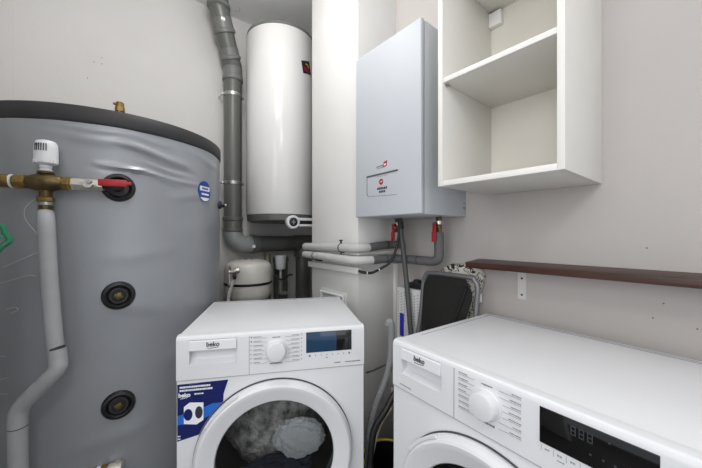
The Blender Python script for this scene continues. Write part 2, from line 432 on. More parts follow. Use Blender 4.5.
# gate valve with the green hand wheel at the left edge
gv = empty('gate_valve', 'gate valve with green hand wheel at the left edge of the photo', 'valve', (-.226, 1.213, 1.16))
dirc = Vector((.17, -.985, 0)).normalized()
q = MB(); q.cyl((-.226, 1.213, 1.21), (-.226, 1.213, 1.11), .017); q.cyl((-.226, 1.213, 1.222), (-.226, 1.213, 1.242), .02, n=6)
q.cyl((-.226, 1.213, 1.10), (-.226, 1.213, 1.07), .021, n=6); q.cyl((-.226, 1.213, 1.16), Vector((-.226, 1.213, 1.16)) + dirc * .045, .01)
q.cyl((-.226, 1.213, 1.2), (-.226, 1.213, 1.26), .014)
q.build('valve_body', M['rim'], gv, loc(gv))
mw = Matrix.Translation(Vector((-.226, 1.213, 1.16)) + dirc * .045) @ fromz(dirc)
q = MB(); t = bmesh.new(); N = 64; rr = []
for i in range(N):
    a = 2 * PI * i / N; ro = .036 + .003 * math.cos(6 * a)
    rr.append([t.verts.new(((ro + .007 * math.cos(b_)) * math.cos(a), (ro + .007 * math.cos(b_)) * math.sin(a), .006 * math.sin(b_))) for b_ in [2 * PI * k / 10 for k in range(10)]])
for i in range(N):
    for k in range(10): t.faces.new((rr[i][k], rr[(i + 1) % N][k], rr[(i + 1) % N][(k + 1) % 10], rr[i][(k + 1) % 10]))
q._add(t, mw)
for k in range(5):
    q.box(.008, .04, -.005, .005, -.003, .003, .001, mtx=mw @ Matrix.Rotation(2 * PI * k / 5 + .3, 4, 'Z'))
q.lathe([(.015, -.006), (.015, .006), (.01, .008)], mw, 24)
hw = q.build('hand_wheel', M['green'], gv, loc(gv))
MB().lathe([(.01, .006), (.01, .0095), (.0, .0095)], mw, 20).build('wheel_badge', M['chrome'], hw, loc(gv))
ge = empty('insulated_pipe', 'grey insulated pipe below the green hand wheel at the left edge', 'pipe', (-.226, 1.213, 0))
q = MB(); q.tube([(-.226, 1.213, 1.07), (-.226, 1.213, 1.04)], .012, 16, 0); q.build('pipe_end', M['brass_dark'], ge, loc(ge))
q = MB(); q.tube([(-.226, 1.213, 1.04), (-.226, 1.213, .95), (-.226, 1.214, .88), (-.235, 1.24, .84), (-.262, 1.265, .805), (-.3, 1.3, .78), (-.37, 1.36, .76)], .021, 20); q.build('foam_sleeve', M['foam'], ge, loc(ge))
q = MB(); q.tube([(-.226, 1.213, 1.26), (-.226, 1.213, 1.45), (-.25, 1.24, 1.6), (-.36, 1.3, 1.66)], .012, 16); q.build('riser', M['brass_dark'], ge, loc(ge))

# loose white string ends on the jacket
def skin(th, z): return Vector((TX, TY, 0)) + surf(th, z, .006)
def string(pts, label):
    o = MB().tube([skin(*p) for p in pts], .0007, 6, 6).build('string', M['string']); tag(o, label, 'string', 'loose strings on the tank jacket')
string([(-117, 1.300), (-121, 1.275), (-123.5, 1.250), (-123, 1.215), (-119, 1.17), (-116.5, 1.13), (-117.5, 1.115), (-124, 1.09), (-132.4, 1.06)], 'longest white string curling across the grey jacket beside the insulated pipe')
string([(-133, 1.01), (-128, 1.022), (-122, 1.035), (-119.5, 1.032)], 'short white string below the green hand wheel')
string([(-131, .925), (-128, .931), (-126.5, .93), (-126.2, .922), (-129, .912)], 'looped white string end low beside the grey insulated pipe')
string([(-134, .772), (-131, .773)], 'tiny white string end left of the pipe bend, uppermost there')
string([(-135, .694), (-132, .70), (-129.8, .704)], 'white string end left of the pipe bend, second from the top there')
string([(-135, .645), (-132, .65), (-130, .650)], 'white string end left of the pipe bend, lowest there')

# drain cock at the lower port
dv = empty('drain_cock', 'brass drain cock at the bottom of the grey tank', 'valve', (.034, 1.38, .345))
D0 = Vector((.05, 1.352, .35))
q = MB(); q.cyl((.05, 1.388, .351), D0, .012); q.cyl(D0 + Vector((.014, -.004, .0)), D0 + E_ * .03, .0185, bev=.003); q.build('nozzle', M['chrome'], dv, loc(dv))
q = MB(); q.cyl(D0 + E_ * .03, D0 + E_ * .05, .019, n=6, bev=.002); q.build('nut', M['brass'], dv, loc(dv))
q = MB(); q.cyl(D0 + E_ * .05, D0 + E_ * .062, .016); q.build('thread', M['paper'], dv, loc(dv))
q = MB(); q.cyl(D0 + E_ * .062, D0 + E_ * .11, .015, bev=.003); q.build('spout', M['brass'], dv, loc(dv))

# ------------------------------------------------------------------ grey waste pipe
wp = empty('waste_pipe', 'fat grey plastic waste pipe leaning from the ceiling and running behind the machines', 'pipe', (.73, 2.19, 0))
PX, PY, PR = .722, 2.19, .0585
TOPP = Vector((.608, 2.10, 2.635)); ELB = Vector((PX, PY, 2.335))
dl = (TOPP - ELB).normalized()
def pvc(name, p0, p1, r, m='pvc', bev=.004):
    q = MB(); q.cyl(p0, p1, r, bev=bev, n=40); return q.build(name, M[m], wp, loc(wp))
pvc('pipe_section', (PX, PY, 1.22), (PX, PY, 2.29), PR)
q = MB(); q.lathe([(PR + .004, 0), (PR + .009, .006), (PR + .009, .03), (PR + .004, .036), (PR + .004, .09)], Matrix.Translation((PX, PY, 2.235)), 40); q.build('collar', M['pvc_l'], wp, loc(wp))
q = MB(); q.tube([(PX, PY, 2.315), (PX, PY, 2.345), ELB + dl * .03, ELB + dl * .07], PR + .002, 40, 6); q.build('elbow', M['pvc'], wp, loc(wp))
q = MB(); md = Matrix.Translation(ELB + dl * .045) @ fromz(dl)
q.lathe([(PR + .002, 0), (PR + .01, .004), (PR + .01, .02), (PR + .004, .026), (PR + .003, .07)], md, 40); q.build('collar', M['pvc_l'], wp, loc(wp))
sec = pvc('pipe_section', ELB + dl * .1, ELB + dl * .22, PR, 'pvc')
q = MB(); md = Matrix.Translation(ELB + dl * .2) @ fromz(dl)
q.lathe([(PR, 0), (PR + .011, .004), (PR + .011, .022), (PR + .004, .028), (PR + .003, .09)], md, 40); q.build('collar', M['pvc_l'], wp, loc(wp))
q = MB(); q.tube([ELB + dl * .26, TOPP - dl * .02, TOPP + Vector((-.008, -.006, .03)), (TOPP.x - .01, TOPP.y - .008, ZC)], PR + .002, 40, 6); q.build('elbow', M['pvc'], wp, loc(wp))
q = MB(); q.lathe([(PR + .003, 0), (PR + .013, .006), (PR + .013, .022), (PR + .005, .03)], Matrix.Translation((TOPP.x - .008, TOPP.y - .007, 2.635)), 40); q.build('collar', M['pvc_l'], wp, loc(wp))
q = MB(); c = ELB + dl * .25 + Vector((-.02, -.063, 0)); q.box(-.012, .012, -.004, .003, -.01, .01, mtx=Matrix.Translation(c)); q.build('white_tag', M['paper'], wp, loc(wp))
for z in (2.137, 1.525):
    q = MB(); q.lathe([(PR - .002, -.011), (PR + .0035, -.011), (PR + .0035, .011), (PR - .002, .011)], Matrix.Translation((PX, PY, z)), 40, caps=False)
    q.box(PX - PR - .018, PX - PR, PY - .008, PY + .008, z - .009, z + .009, .002); q.box(PX + PR, PX + PR + .018, PY - .008, PY + .008, z - .009, z + .009, .002)
    q.cyl((PX + PR + .01, PY - .014, z), (PX + PR + .01, PY + .085, z), .004); q.cyl((PX - PR - .01, PY - .014, z), (PX - PR - .01, PY + .085, z), .004)
    q.build('pipe_clamp', M['steel'], wp, loc(wp))
q = MB(); q.lathe([(PR + .002, 0), (PR + .008, .004), (PR + .008, .02), (PR + .004, .024), (PR + .004, .075), (PR + .009, .08), (PR + .009, .1), (PR, .104)], Matrix.Translation((PX, PY, 1.185)), 40); q.build('collar', M['pvc'], wp, loc(wp))
ZH = 1.097
q = MB(); q.tube([(PX, PY, 1.2), (PX, PY, 1.17), (PX + .012, PY, 1.135), (PX + .04, PY, 1.113), (PX + .075, PY, ZH), (PX + .14, PY, ZH)], PR + .002, 40, 5); q.build('elbow', M['pvc_elbow'], wp, loc(wp))
q = MB(); q.lathe([(PR, 0), (PR + .01, .004), (PR + .01, .02), (PR + .004, .03), (PR + .004, .05), (PR - .001, .052)], Matrix.Translation((PX + .13, PY, ZH)) @ fromz((1, 0, 0)), 40); q.build('collar', M['pvc_l'], wp, loc(wp))
q = MB(); q.box(-.01, .01, -.004, .004, -.011, .011, mtx=Matrix.Translation((PX + .125, PY - .064, ZH - .015))); q.build('white_tag', M['paper'], wp, loc(wp))
pvc('pipe_section', (PX + .17, PY, ZH), (1.27, PY, ZH), PR)
q = MB(); q.cyl((1.2, PY, ZH), (1.375, PY, ZH), PR + .005, n=40, bev=.006); q.cyl((1.285, PY, ZH), (1.285, PY, 1.0), PR + .006, n=40); q.build('tee_piece', M['pvc'], wp, loc(wp))
q = MB(); q.lathe([(PR + .004, 0), (PR + .012, .004), (PR + .012, .03), (PR + .006, .036)], Matrix.Translation((1.285, PY, .985)), 40); q.build('collar', M['pvc'], wp, loc(wp))
pvc('pipe_section', (1.285, PY, 0), (1.285, PY, 1.0), PR)

hk = MB().tube([(.735, 2.12, ZC), (.738, 2.12, 2.735), (.75, 2.13, 2.72), (.742, 2.14, 2.712), (.72, 2.15, 2.716)], .0018, 8, 6).build('ceiling_hook', M['steel'])
tag(hk, 'thin bent wire hook hanging from the ceiling beside the waste pipe', 'hook')

# ------------------------------------------------------------------ white electric water heater
HX, HY, HR = 1.016, 2.0395, .2395
wh = empty('water_heater', 'tall white cylindrical water heater hung high in the back corner', 'water heater', (HX, HY, 1.25))
def hl(prof): return [(r, z - 1.25) for r, z in prof]
MB().lathe(hl([(HR - .002, 1.302), (HR, 1.306), (HR, 2.53), (HR - .003, 2.536), (HR - .012, 2.538)]), n=96).build('casing', M['heater'], wh)
MB().lathe(hl([(HR - .006, 2.536), (HR - .001, 2.542), (HR - .003, 2.556), (HR - .02, 2.566), (0, 2.575)]), n=96).build('top_lid', M['pvc_l'], wh)
MB().lathe(hl([(0, 1.25), (HR - .03, 1.25), (HR - .006, 1.262), (HR - .003, 1.302)]), n=96).build('bottom_cap', M['pvc'], wh)
for z in (.1, 1.0): MB().box(-.08, .08, .2, .2385, z, z + .04).build('wall_bracket', M['steel'], wh)
lb = wrapped('brand_label', [[(-.052, .026), (.026, .054), (.05, -.03), (-.034, -.052)]], -71, 2.306 - 1.25, .0012, M['labeldark'], wh, HR)
arc = [(.02 * math.cos(a), .018 * math.sin(a)) for a in [R(-30 + 15 * i) for i in range(13)]] + [(.011 * math.cos(a), .01 * math.sin(a) - .002) for a in [R(150 - 15 * i) for i in range(13)]]
wrapped('label_flame', [[(u, v + .008) for u, v in arc]], -71, 2.306 - 1.25, .0020, M['orange'], lb, HR)
wrapped('label_lettering', [[(-.03, -.026), (-.018, -.03), (-.018, -.018), (-.03, -.014)], [(-.015, -.031), (.002, -.035), (.002, -.023), (-.015, -.019)], [(.005, -.036), (.022, -.04), (.022, -.028), (.005, -.024)],
         [(-.034, -.008), (.03, -.02), (.03, -.016), (-.034, -.003)]], -71, 2.306 - 1.25, .0020, M['maroon'], lb, HR)
# thermostat knob on the cap
th = -100
cdir = Vector((math.cos(R(-99)), math.sin(R(-99)), 0)); rdir = Vector((-cdir.y, cdir.x, 0))
gm = Matrix.Translation(cdir * (HR + .004) + Vector((0, 0, .008))) @ Matrix(((rdir.x, -cdir.x, 0, 0), (rdir.y, -cdir.y, 0, 0), (0, 0, 1, 0), (0, 0, 0, 1))) @ Matrix.Translation((0, 0, -.010)) @ Matrix.Scale(1.3, 4)
q = MB()
q.box(.01, .14, -.008, .02, .008, .022, .003, mtx=gm); q.box(.01, .14, -.008, .02, -.022, -.01, .003, mtx=gm)
q.lathe([(.034, -.012), (.034, .012), (.03, .016), (.023, .016), (.022, .008)], gm @ fromz((0, -1, 0)), 40)
tb = q.build('thermostat_bracket', M['white_pl'], wh)
q = MB(); q.lathe([(.0215, .004), (.0215, .013), (.012, .018), (0, .018)], gm @ fromz((0, -1, 0)), 32); q.build('thermostat_dial', M['rim'], tb)
q = MB(); q.box(-.002, .002, -.0195, -.017, -.012, .012, mtx=gm); q.box(-.01, .01, -.0195, -.017, -.002, .002, mtx=gm); q.build('dial_pointer', M['steel'], tb)
q = MB(); q.box(.02, .135, -.004, .012, -.012, .01, mtx=gm); q.build('bracket_recess', M['black'], tb)

# ------------------------------------------------------------------ expansion vessel and small plumbing below the heater
ev = empty('expansion_vessel', 'cream rounded expansion vessel with black strap below the waste pipe', 'expansion vessel', (.795, 2.09, .712))
VR = .155
MB().lathe([(.05, 0), (.11, .003), (.135, .013), (.149, .035), (.154, .06), (.155, .1), (.155, .12), (.1555, .15), (.1555, .205), (.152, .234), (.142, .256), (.124, .27), (.09, .279), (.045, .284), (0, .285)], n=64).build('shell', M['vessel'], ev, ang=60)
MB().lathe([(.0335, .28), (.0335, .289), (.02, .291), (0, .291)], n=24).build('top_cap', M['steel'], ev)
MB().lathe([(VR, .118), (VR + .004, .119), (VR + .004, .133), (VR, .134)], n=64, caps=False).build('strap', M['black'], ev)
q = MB(); q.box(-.03, .03, .15, .188, .05, .25); q.build('wall_bracket', M['steel'], ev)
fv = empty('safety_valve', 'small nickel fitting beside the cream expansion vessel', 'valve', (.63, 1.9, .94))
q = MB(); q.cyl((.60, 1.9, .94), (.65, 1.895, .945), .013); q.cyl((.62, 1.898, .945), (.62, 1.898, .975), .016, n=6); q.cyl((.64, 1.895, .945), (.662, 1.892, .949), .019, bev=.003)
q.cyl((.605, 1.9, .93), (.605, 1.9, .86), .010); q.build('valve_body', M['chrome'], fv, loc(fv))
q = MB(); q.tube([(.62, 1.898, .94), (.645, 1.9, .93), (.62, 1.9, .86), (.60, 1.9, .78), (.60, 1.9, .6), (.60, 1.9, 0)], .011, 12); q.build('feed_pipe', M['foam_l'], fv, loc(fv))
q = MB(); q.cyl((.626, 1.896, .915), (.642, 1.894, .915), .022); q.build('black_cap', M['black'], fv, loc(fv))

w2 = empty('waste_pipe', 'grey vertical waste pipe standing behind the white funnel', 'pipe', (1.10, 2.215, 0))
MB().cyl((0, 0, 0), (0, 0, .99), .054, n=36).build('pipe_section', M['pvc'], w2)
MB().lathe([(.056, .95), (.062, .954), (.062, .985), (.056, .99), (.05, 1.0), (0, 1.0)], n=36).build('collar', M['pvc_l'], w2)
fn = empty('drain_funnel', 'small white overflow funnel on a grey tail pipe left of the vertical waste pipe', 'funnel', (1.036, 2.09, .74))
MB().lathe([(.03, .17), (.037, .18), (.04, .255), (.043, .262), (.043, .272), (.038, .272), (.035, .2), (.0, .195)], n=32).build('funnel_cup', M['white_pl'], fn)
q = MB(); q.tube([(0, 0, .18), (0, 0, .12), (0, 0, .085)], .011, 14, 0); q.build('clear_tail', M['chrome'], fn)
q = MB(); q.tube([(0, 0, .09), (0, 0, .01), (.004, 0, -.008), (.02, 0, -.015), (.05, 0, -.015)], .016, 16); q.cyl((0, 0, .085), (0, 0, .06), .019); q.build('trap', M['pvc_l'], fn)
q = MB(); q.tube([(-.06, -.01, .14), (-.03, -.03, .105), (0, -.035, .1), (.03, -.03, .105), (.06, -.01, .12), (.1, 0, .12)], .006, 8); q.build('cable', M['black'], fn)
for x, z1, w in ((.985, 1.03, 'nearer the cream vessel'), (1.026, 1.015, 'nearer the white funnel')):
    o = MB().cyl((x, 2.25, 0), (x, 2.25, z1), .0075, n=12).build('copper_pipe', M['copper'])
    tag(o, 'thin yellowed vertical pipe on the back wall, ' + w, 'pipe', 'thin pipes behind the expansion vessel')

# ------------------------------------------------------------------ insulated pipes wrapping the white pillar
def wrappipe(name, label, z, r, m1, m2, pts1, pts2, seam=None, clamp=None):
    e = empty(name, label, 'pipe', pts1[0])
    MB().tube(pts1, r, 20, 5).build('foam_sleeve', m1, e, loc(e))
    if pts2: MB().tube(pts2, r * .985, 20, 5).build('dark_sleeve', m2, e, loc(e))
    return e
x0, y0 = .966, 1.135
e = wrappipe('insulated_pipe', 'upper grey insulated pipe wrapping the white pillar', 1.1, .0215, M['foam_l'], M['foam_d'],
         [(1.2, 1.662, 1.092), (1.03, 1.66, 1.092), (.99, 1.648, 1.092), (.978, 1.61, 1.094), (.976, 1.4, 1.097), (.974, 1.22, 1.1), (.986, 1.165, 1.1), (1.02, 1.147, 1.1), (1.05, 1.145, 1.101)],
         [(1.048, 1.145, 1.101), (1.12, 1.143, 1.108), (1.18, 1.14, 1.112), (1.215, 1.125, 1.114), (1.225, 1.10, 1.114), (1.225, 1.08, 1.114)])
q = MB(); q.lathe([(.021, -.004), (.0236, -.004), (.0236, .004), (.021, .004)], Matrix.Translation((.975, 1.27, 1.099)) @ fromz((0, 1, 0)), 24, caps=False)
q.cyl((.972, 1.27, 1.121), (.972, 1.27, 1.137), .005); q.box(.964, .98, 1.264, 1.276, 1.134, 1.14); q.cyl((.975, 1.27, 1.076), (1.016, 1.27, 1.076), .004); q.build('pipe_clamp', M['black'], e, loc(e))
q = MB(); q.cyl((1.172, 1.1405, 1.112), (1.178, 1.140, 1.112), .0221); q.build('foam_seam', M['seam'], e, loc(e))
e2 = wrappipe('insulated_pipe', 'lower grey insulated pipe wrapping the pillar and rising to the boiler', 1.045, .0218, M['foam_l'], M['foam_d'],
         [(1.2, 1.662, 1.046), (1.025, 1.66, 1.046), (.985, 1.645, 1.046), (.972, 1.6, 1.046), (.962, 1.4, 1.045), (.955, 1.22, 1.041), (.968, 1.15, 1.04), (1.0, 1.118, 1.04), (1.04, 1.105, 1.041)],
         [(1.038, 1.1055, 1.041), (1.12, 1.095, 1.044), (1.17, 1.075, 1.044), (1.195, 1.03, 1.043), (1.205, .95, 1.042), (1.205, .88, 1.042), (1.204, .845, 1.05), (1.202, .833, 1.075), (1.202, .833, 1.12), (1.202, .833, 1.178)])
for y in (1.51,):
    q = MB(); q.lathe([(.021, -.004), (.0236, -.004), (.0236, .004), (.021, .004)], Matrix.Translation((.9675, y, 1.0455)) @ fromz((0, 1, 0)), 24, caps=False)
    q.cyl((.968, y, 1.02), (1.016, y, 1.012), .004); q.build('pipe_clamp', M['black'], e2, loc(e2))
q = MB(); q.cyl((1.118, 1.0953, 1.044), (1.124, 1.0945, 1.044), .0221); q.build('foam_seam', M['seam'], e2, loc(e2))
q = MB(); q.cyl((1.205, .955, 1.042), (1.205, .949, 1.042), .0221); q.build('foam_seam', M['seam'], e2, loc(e2))
e3 = empty('white_pipe', 'thin white pipe between the two insulated pipes on the pillar', 'pipe', (1.0, 1.4, 1.07))
MB().tube([(1.0, 1.615, 1.069), (1.0, 1.4, 1.069), (1.0, 1.2, 1.069), (1.007, 1.175, 1.069), (1.03, 1.17, 1.069), (1.29, 1.17, 1.069)], .0075, 14).build('pipe', M['cab_edge'], e3, loc(e3))
q = MB(); q.cyl((1.0, 1.3, 1.069), (1.0, 1.292, 1.069), .0095); q.cyl((1.0, 1.296, 1.069), (1.017, 1.296, 1.069), .003); q.build('pipe_clip', M['black'], e3, loc(e3))

ac = empty('access_cover', 'grey framed access handle plate low on the white pillar', 'cover', (1.015, 1.39, .8))
mac = Matrix.Translation((.001, 0, 0))
q = MB(); q.box(-.004, .001, -.115, .125, -.14, .055, .0015); q.build('plate', M['pillar'], ac)
q = MB(); q.tube([(-.008, .11, -.13), (-.012, .108, .02), (-.012, .1, .034), (-.012, -.08, .034), (-.012, -.098, .02), (-.012, -.1, -.13)], .0075, 12, 4); q.build('handle_frame', M['white_pl'], ac)

pc = empty('power_cable', 'black tied cable curving from the pillar ledge up to the boiler', 'cable', (.99, 1.13, .985))
MB().tube([(.992, 1.150, .987), (1.0, 1.13, .982), (1.04, 1.11, .978), (1.09, 1.09, 1.0), (1.12, 1.06, 1.03), (1.14, 1.045, 1.08), (1.152, 1.035, 1.15), (1.155, 1.03, 1.247)], .0066, 12).build('cable', M['black'], pc, loc(pc))
for p0, d in (((1.018, 1.1205, .979), (1, -.5, -.05)), ((1.077, 1.095, .992), (1, -.5, .5))):
    q = MB(); q.lathe([(.0066, -.0025), (.0078, -.0025), (.0078, .0025), (.0066, .0025)], Matrix.Translation(p0) @ fromz(d), 16, caps=False); q.build('cable_tie', M['paper'], pc, loc(pc))

# ------------------------------------------------------------------ gas boiler on the right wall
bo = empty('boiler', 'pale grey wall hung gas boiler left of the white cabinet', 'boiler', (.972, .953, 1.25))
W2 = .198; BH = .772
q = MB(); q.box(0, .022, -W2, W2, 0, BH, .006, 3); q.build('front_cover', M['boiler'], bo)
q = MB(); q.box(.0245, .328, -W2 + .001, W2 - .001, -.001, BH - .004, .003); q.build('casing', M['boiler'], bo)
q = MB(); q.box(.02, .027, -W2 + .004, W2 - .004, .003, BH - .008); q.build('shadow_gap', M['boiler_line'], bo)
q = MB(); q.cyl((.31, -W2 + .002, .04), (.31, -W2 - .003, .04), .005); q.cyl((.31, -W2 + .002, .06), (.31, -W2 - .003, .06), .003); q.build('side_screw', M['steel'], bo)
# panel outline, logo: local frame on the front (x along -Y of the room, z up), front plane x=0
def bfront(polys, name, m, parent=bo, th=.0008):
    q = MB()
    mm = Matrix(((0, 0, -1, 0), (-1, 0, 0, 0), (0, 1, 0, 0), (0, 0, 0, 1)))
    for p in polys: q.prism(p, th, mm)
    return q.build(name, m, parent, flat=True)
def bar(u0, v0, u1, v1, w):
    d = Vector((u1 - u0, v1 - v0)).normalized(); n = Vector((-d.y, d.x)) * w / 2
    return [(u0 - n.x, v0 - n.y), (u1 - n.x, v1 - n.y), (u1 + n.x, v1 + n.y), (u0 + n.x, v0 + n.y)]
# u = .946 - Y ; v = Z-1.25
cp = bfront([bar(-.117, .187, .077, .190, .006)], 'panel_lip', M['boiler_line'], th=.0025)
bfront([bar(-.115, .187, -.115, .105, .0025), bar(-.115, .105, -.106, .094, .0022), bar(-.106, .094, .07, .087, .0016)], 'panel_outline', M['boiler_line'])
lg = bfront([bar(-.052, .222, -.01, .226, .005), bar(-.05, .214, .0, .217, .0022)], 'logo_stroke', M['inkl'])
bfront([[(-.012, .215), (.012, .219), (.016, .243), (-.006, .238)]], 'logo_flag', M['red'])
bfront([[(-.004, .222), (.008, .224), (.008, .231), (-.004, .229)]], 'logo_mark', M['paper'], th=.0012)
bfront([[(.013 * math.cos(a * PI / 12) - .022, .0135 * math.sin(a * PI / 12) + .153) for a in range(24)]], 'round_emblem', M['red'])
bfront([[(-.03, .153), (-.018, .15), (-.014, .158), (-.018, .156), (-.022, .154)]], 'emblem_mark', M['paper'], th=.0012)
pr = []
for row, (u0, u1, v) in enumerate(((-.048, .012, .124), (-.036, .002, .109))):
    u = u0
    while u < u1:
        w = random.uniform(.006, .012); pr.append([(u, v - .005), (u + w, v - .005), (u + w + .002, v + .005), (u + .002, v + .005)]); u += w + .0025
bfront(pr, 'panel_lettering', M['ink'])
bfront([[(u, .176), (u + .004, .176), (u + .004, .1795), (u, .1795)] for u in (-.044, -.03, -.016, -.002, .012)], 'status_lamps', M['inkl'])

def bvalve(x, y, label, dx):
    v = empty('isolation_valve', label, 'valve', (x, y, 1.2), group='isolation valves under the boiler')
    q = MB(); q.cyl((0, 0, .048), (0, 0, .028), .015, n=6); q.cyl((0, 0, .028), (0, 0, -.005), .0135); q.cyl((0, 0, -.002), (0, 0, -.022), .0165, n=6, bev=.002)
    q.cyl((-.005, 0, .015), (-.028, .004, .015), .008); q.build('valve_body', M['brass_dark'], v)
    q = MB(); q.cyl((0, 0, .03), (0, 0, .014), .0155); q.build('steel_ring', M['chrome'], v)
    q = MB(); q.box(-.034, -.028, -.006, .012, -.062, .02, .002); q.box(-.036, -.030, -.001, .015, -.066, -.02, .002); q.build('lever', M['red'], v)
    return v
bvalve(1.196, 1.078, 'isolation valve with red lever above the dark grey hose under the boiler', 0)
bvalve(1.202, .833, 'isolation valve with red lever on top of the vertical insulated pipe', 0)
dh = empty('condensate_hose', 'long dark grey hose hanging straight down from the boiler', 'hose', (1.18, 1.03, 1.2))
MB().tube([(1.165, 1.035, 1.247), (1.165, 1.03, 1.19), (1.163, 1.0, 1.0), (1.15, .965, .8), (1.14, .94, .62), (1.13, .93, .3), (1.13, .93, 0)], .0125, 14, 5).build('hose', M['poly'], dh, loc(dh))
MB().cyl((1.165, 1.0345, 1.235), (1.165, 1.03, 1.195), .016).build('hose_cuff', M['rim'], dh, loc(dh))

# ------------------------------------------------------------------ white wall cabinet
cb = empty('wall_cabinet', 'open white wall cabinet with one shelf at upper right', 'cabinet', (1.3, .455, 1.338))
CX0, CXB = -.372, -.001; H2 = .192; CH = .775; T = .018
MB().box(CX0, CXB, H2 - T, H2, 0, CH, .0008).build('side_panel', M['cab'], cb)
MB().box(CX0, CXB, -H2, -H2 + T, 0, CH, .0008).build('side_panel', M['cab'], cb)
MB().box(CX0, CXB, -H2 + T, H2 - T, 0, T, .0008).build('bottom_panel', M['cab'], cb)
MB().box(CX0, CXB, -H2 + T, H2 - T, CH - T, CH, .0008).build('top_panel', M['cab'], cb)
MB().box(-.018, -.014, -H2 + T, H2 - T, T, CH - T).build('back_panel', M['cab_back'], cb)
MB().box(CX0 + .004, -.018, -H2 + T + .0005, H2 - T - .0005, .362, .379, .0008).build('shelf', M['cab'], cb)
q = MB(); q.box(-.042, -.018, H2 - T - .05, H2 - T, CH - T - .065, CH - T - .008, .002); q.build('hanging_bracket', M['cab_edge'], cb)
q = MB(); q.cyl((CX0 + .02, H2 - T - .004, .358), (CX0 + .02, H2 - T, .358), .004); q.cyl((CX0 + .02, H2 - T - .006, .358), (CX0 + .034, H2 - T - .006, .358), .0028)
q.build('shelf_pin', M['steel'], cb)

# ------------------------------------------------------------------ brown wall shelf and its bracket
sh = MB().box(-.119, 0, -.9, .689, -.0235, 0, .0012, mtx=Matrix.Translation((1.298, 0, 1.061)) @ Matrix.Rotation(R(-3.5), 4, 'Y')).build('wall_shelf', M['brown'])
tag(sh, 'long dark brown wooden wall shelf above the right washing machine', 'shelf')
sbk = empty('shelf_bracket', 'white metal shelf bracket under the brown shelf', 'bracket', (1.3, .514, 1.0285))
q = MB(); q.box(-.003, 0, -.015, .015, -.118, 0); q.box(-.1, 0, -.015, .015, -.003, -.0003); q.build('plate', M['wall'], sbk)
for z in (-.035, -.1):
    MB().lathe([(.0045, 0), (.0035, .0018), (0, .002)], Matrix.Translation((-.003, 0, z)) @ fromz((-1, 0, 0)), 14).build('screw', M['hole'], sbk)

# ------------------------------------------------------------------ laundry machines
WD = .597
def plate_with_hole(x0, x1, z0, z1, cx, cz, r, y, n=96):
    t = bmesh.new(); inner = []; outer = []
    for i in range(n):
        a = 2 * PI * i / n; c, s = math.cos(a), math.sin(a)
        inner.append(t.verts.new((cx + r * c, y, cz + r * s)))
        k = min(((x1 - cx) / c) if c > 1e-9 else ((x0 - cx) / c if c < -1e-9 else 1e9), ((z1 - cz) / s) if s > 1e-9 else ((z0 - cz) / s if s < -1e-9 else 1e9))
        outer.append(t.verts.new((cx + k * c, y, cz + k * s)))
    for i in range(n): t.faces.new((inner[i], inner[(i + 1) % n], outer[(i + 1) % n], outer[i]))
    cor = {}
    for X, Z in ((x0, z0), (x0, z1), (x1, z0), (x1, z1)): cor[(X, Z)] = t.verts.new((X, y, Z))
    for i in range(n):
        p, q = outer[i], outer[(i + 1) % n]
        if abs(p.co.x - q.co.x) > 1e-6 and abs(p.co.z - q.co.z) > 1e-6:
            X = p.co.x if abs(abs(p.co.x - cx) - (x1 - cx if p.co.x > cx else cx - x0)) < 1e-6 else q.co.x
            Z = q.co.z if X == p.co.x else p.co.z
            for (kx, kz), v in cor.items():
                if abs(kx - X) < 1e-5 and abs(kz - Z) < 1e-5: t.faces.new((p, q, v))
    rim = [t.verts.new((v.co.x, y + .05, v.co.z)) for v in inner]
    for i in range(n): t.faces.new((inner[i], inner[(i + 1) % n], rim[(i + 1) % n], rim[i]))
    return t
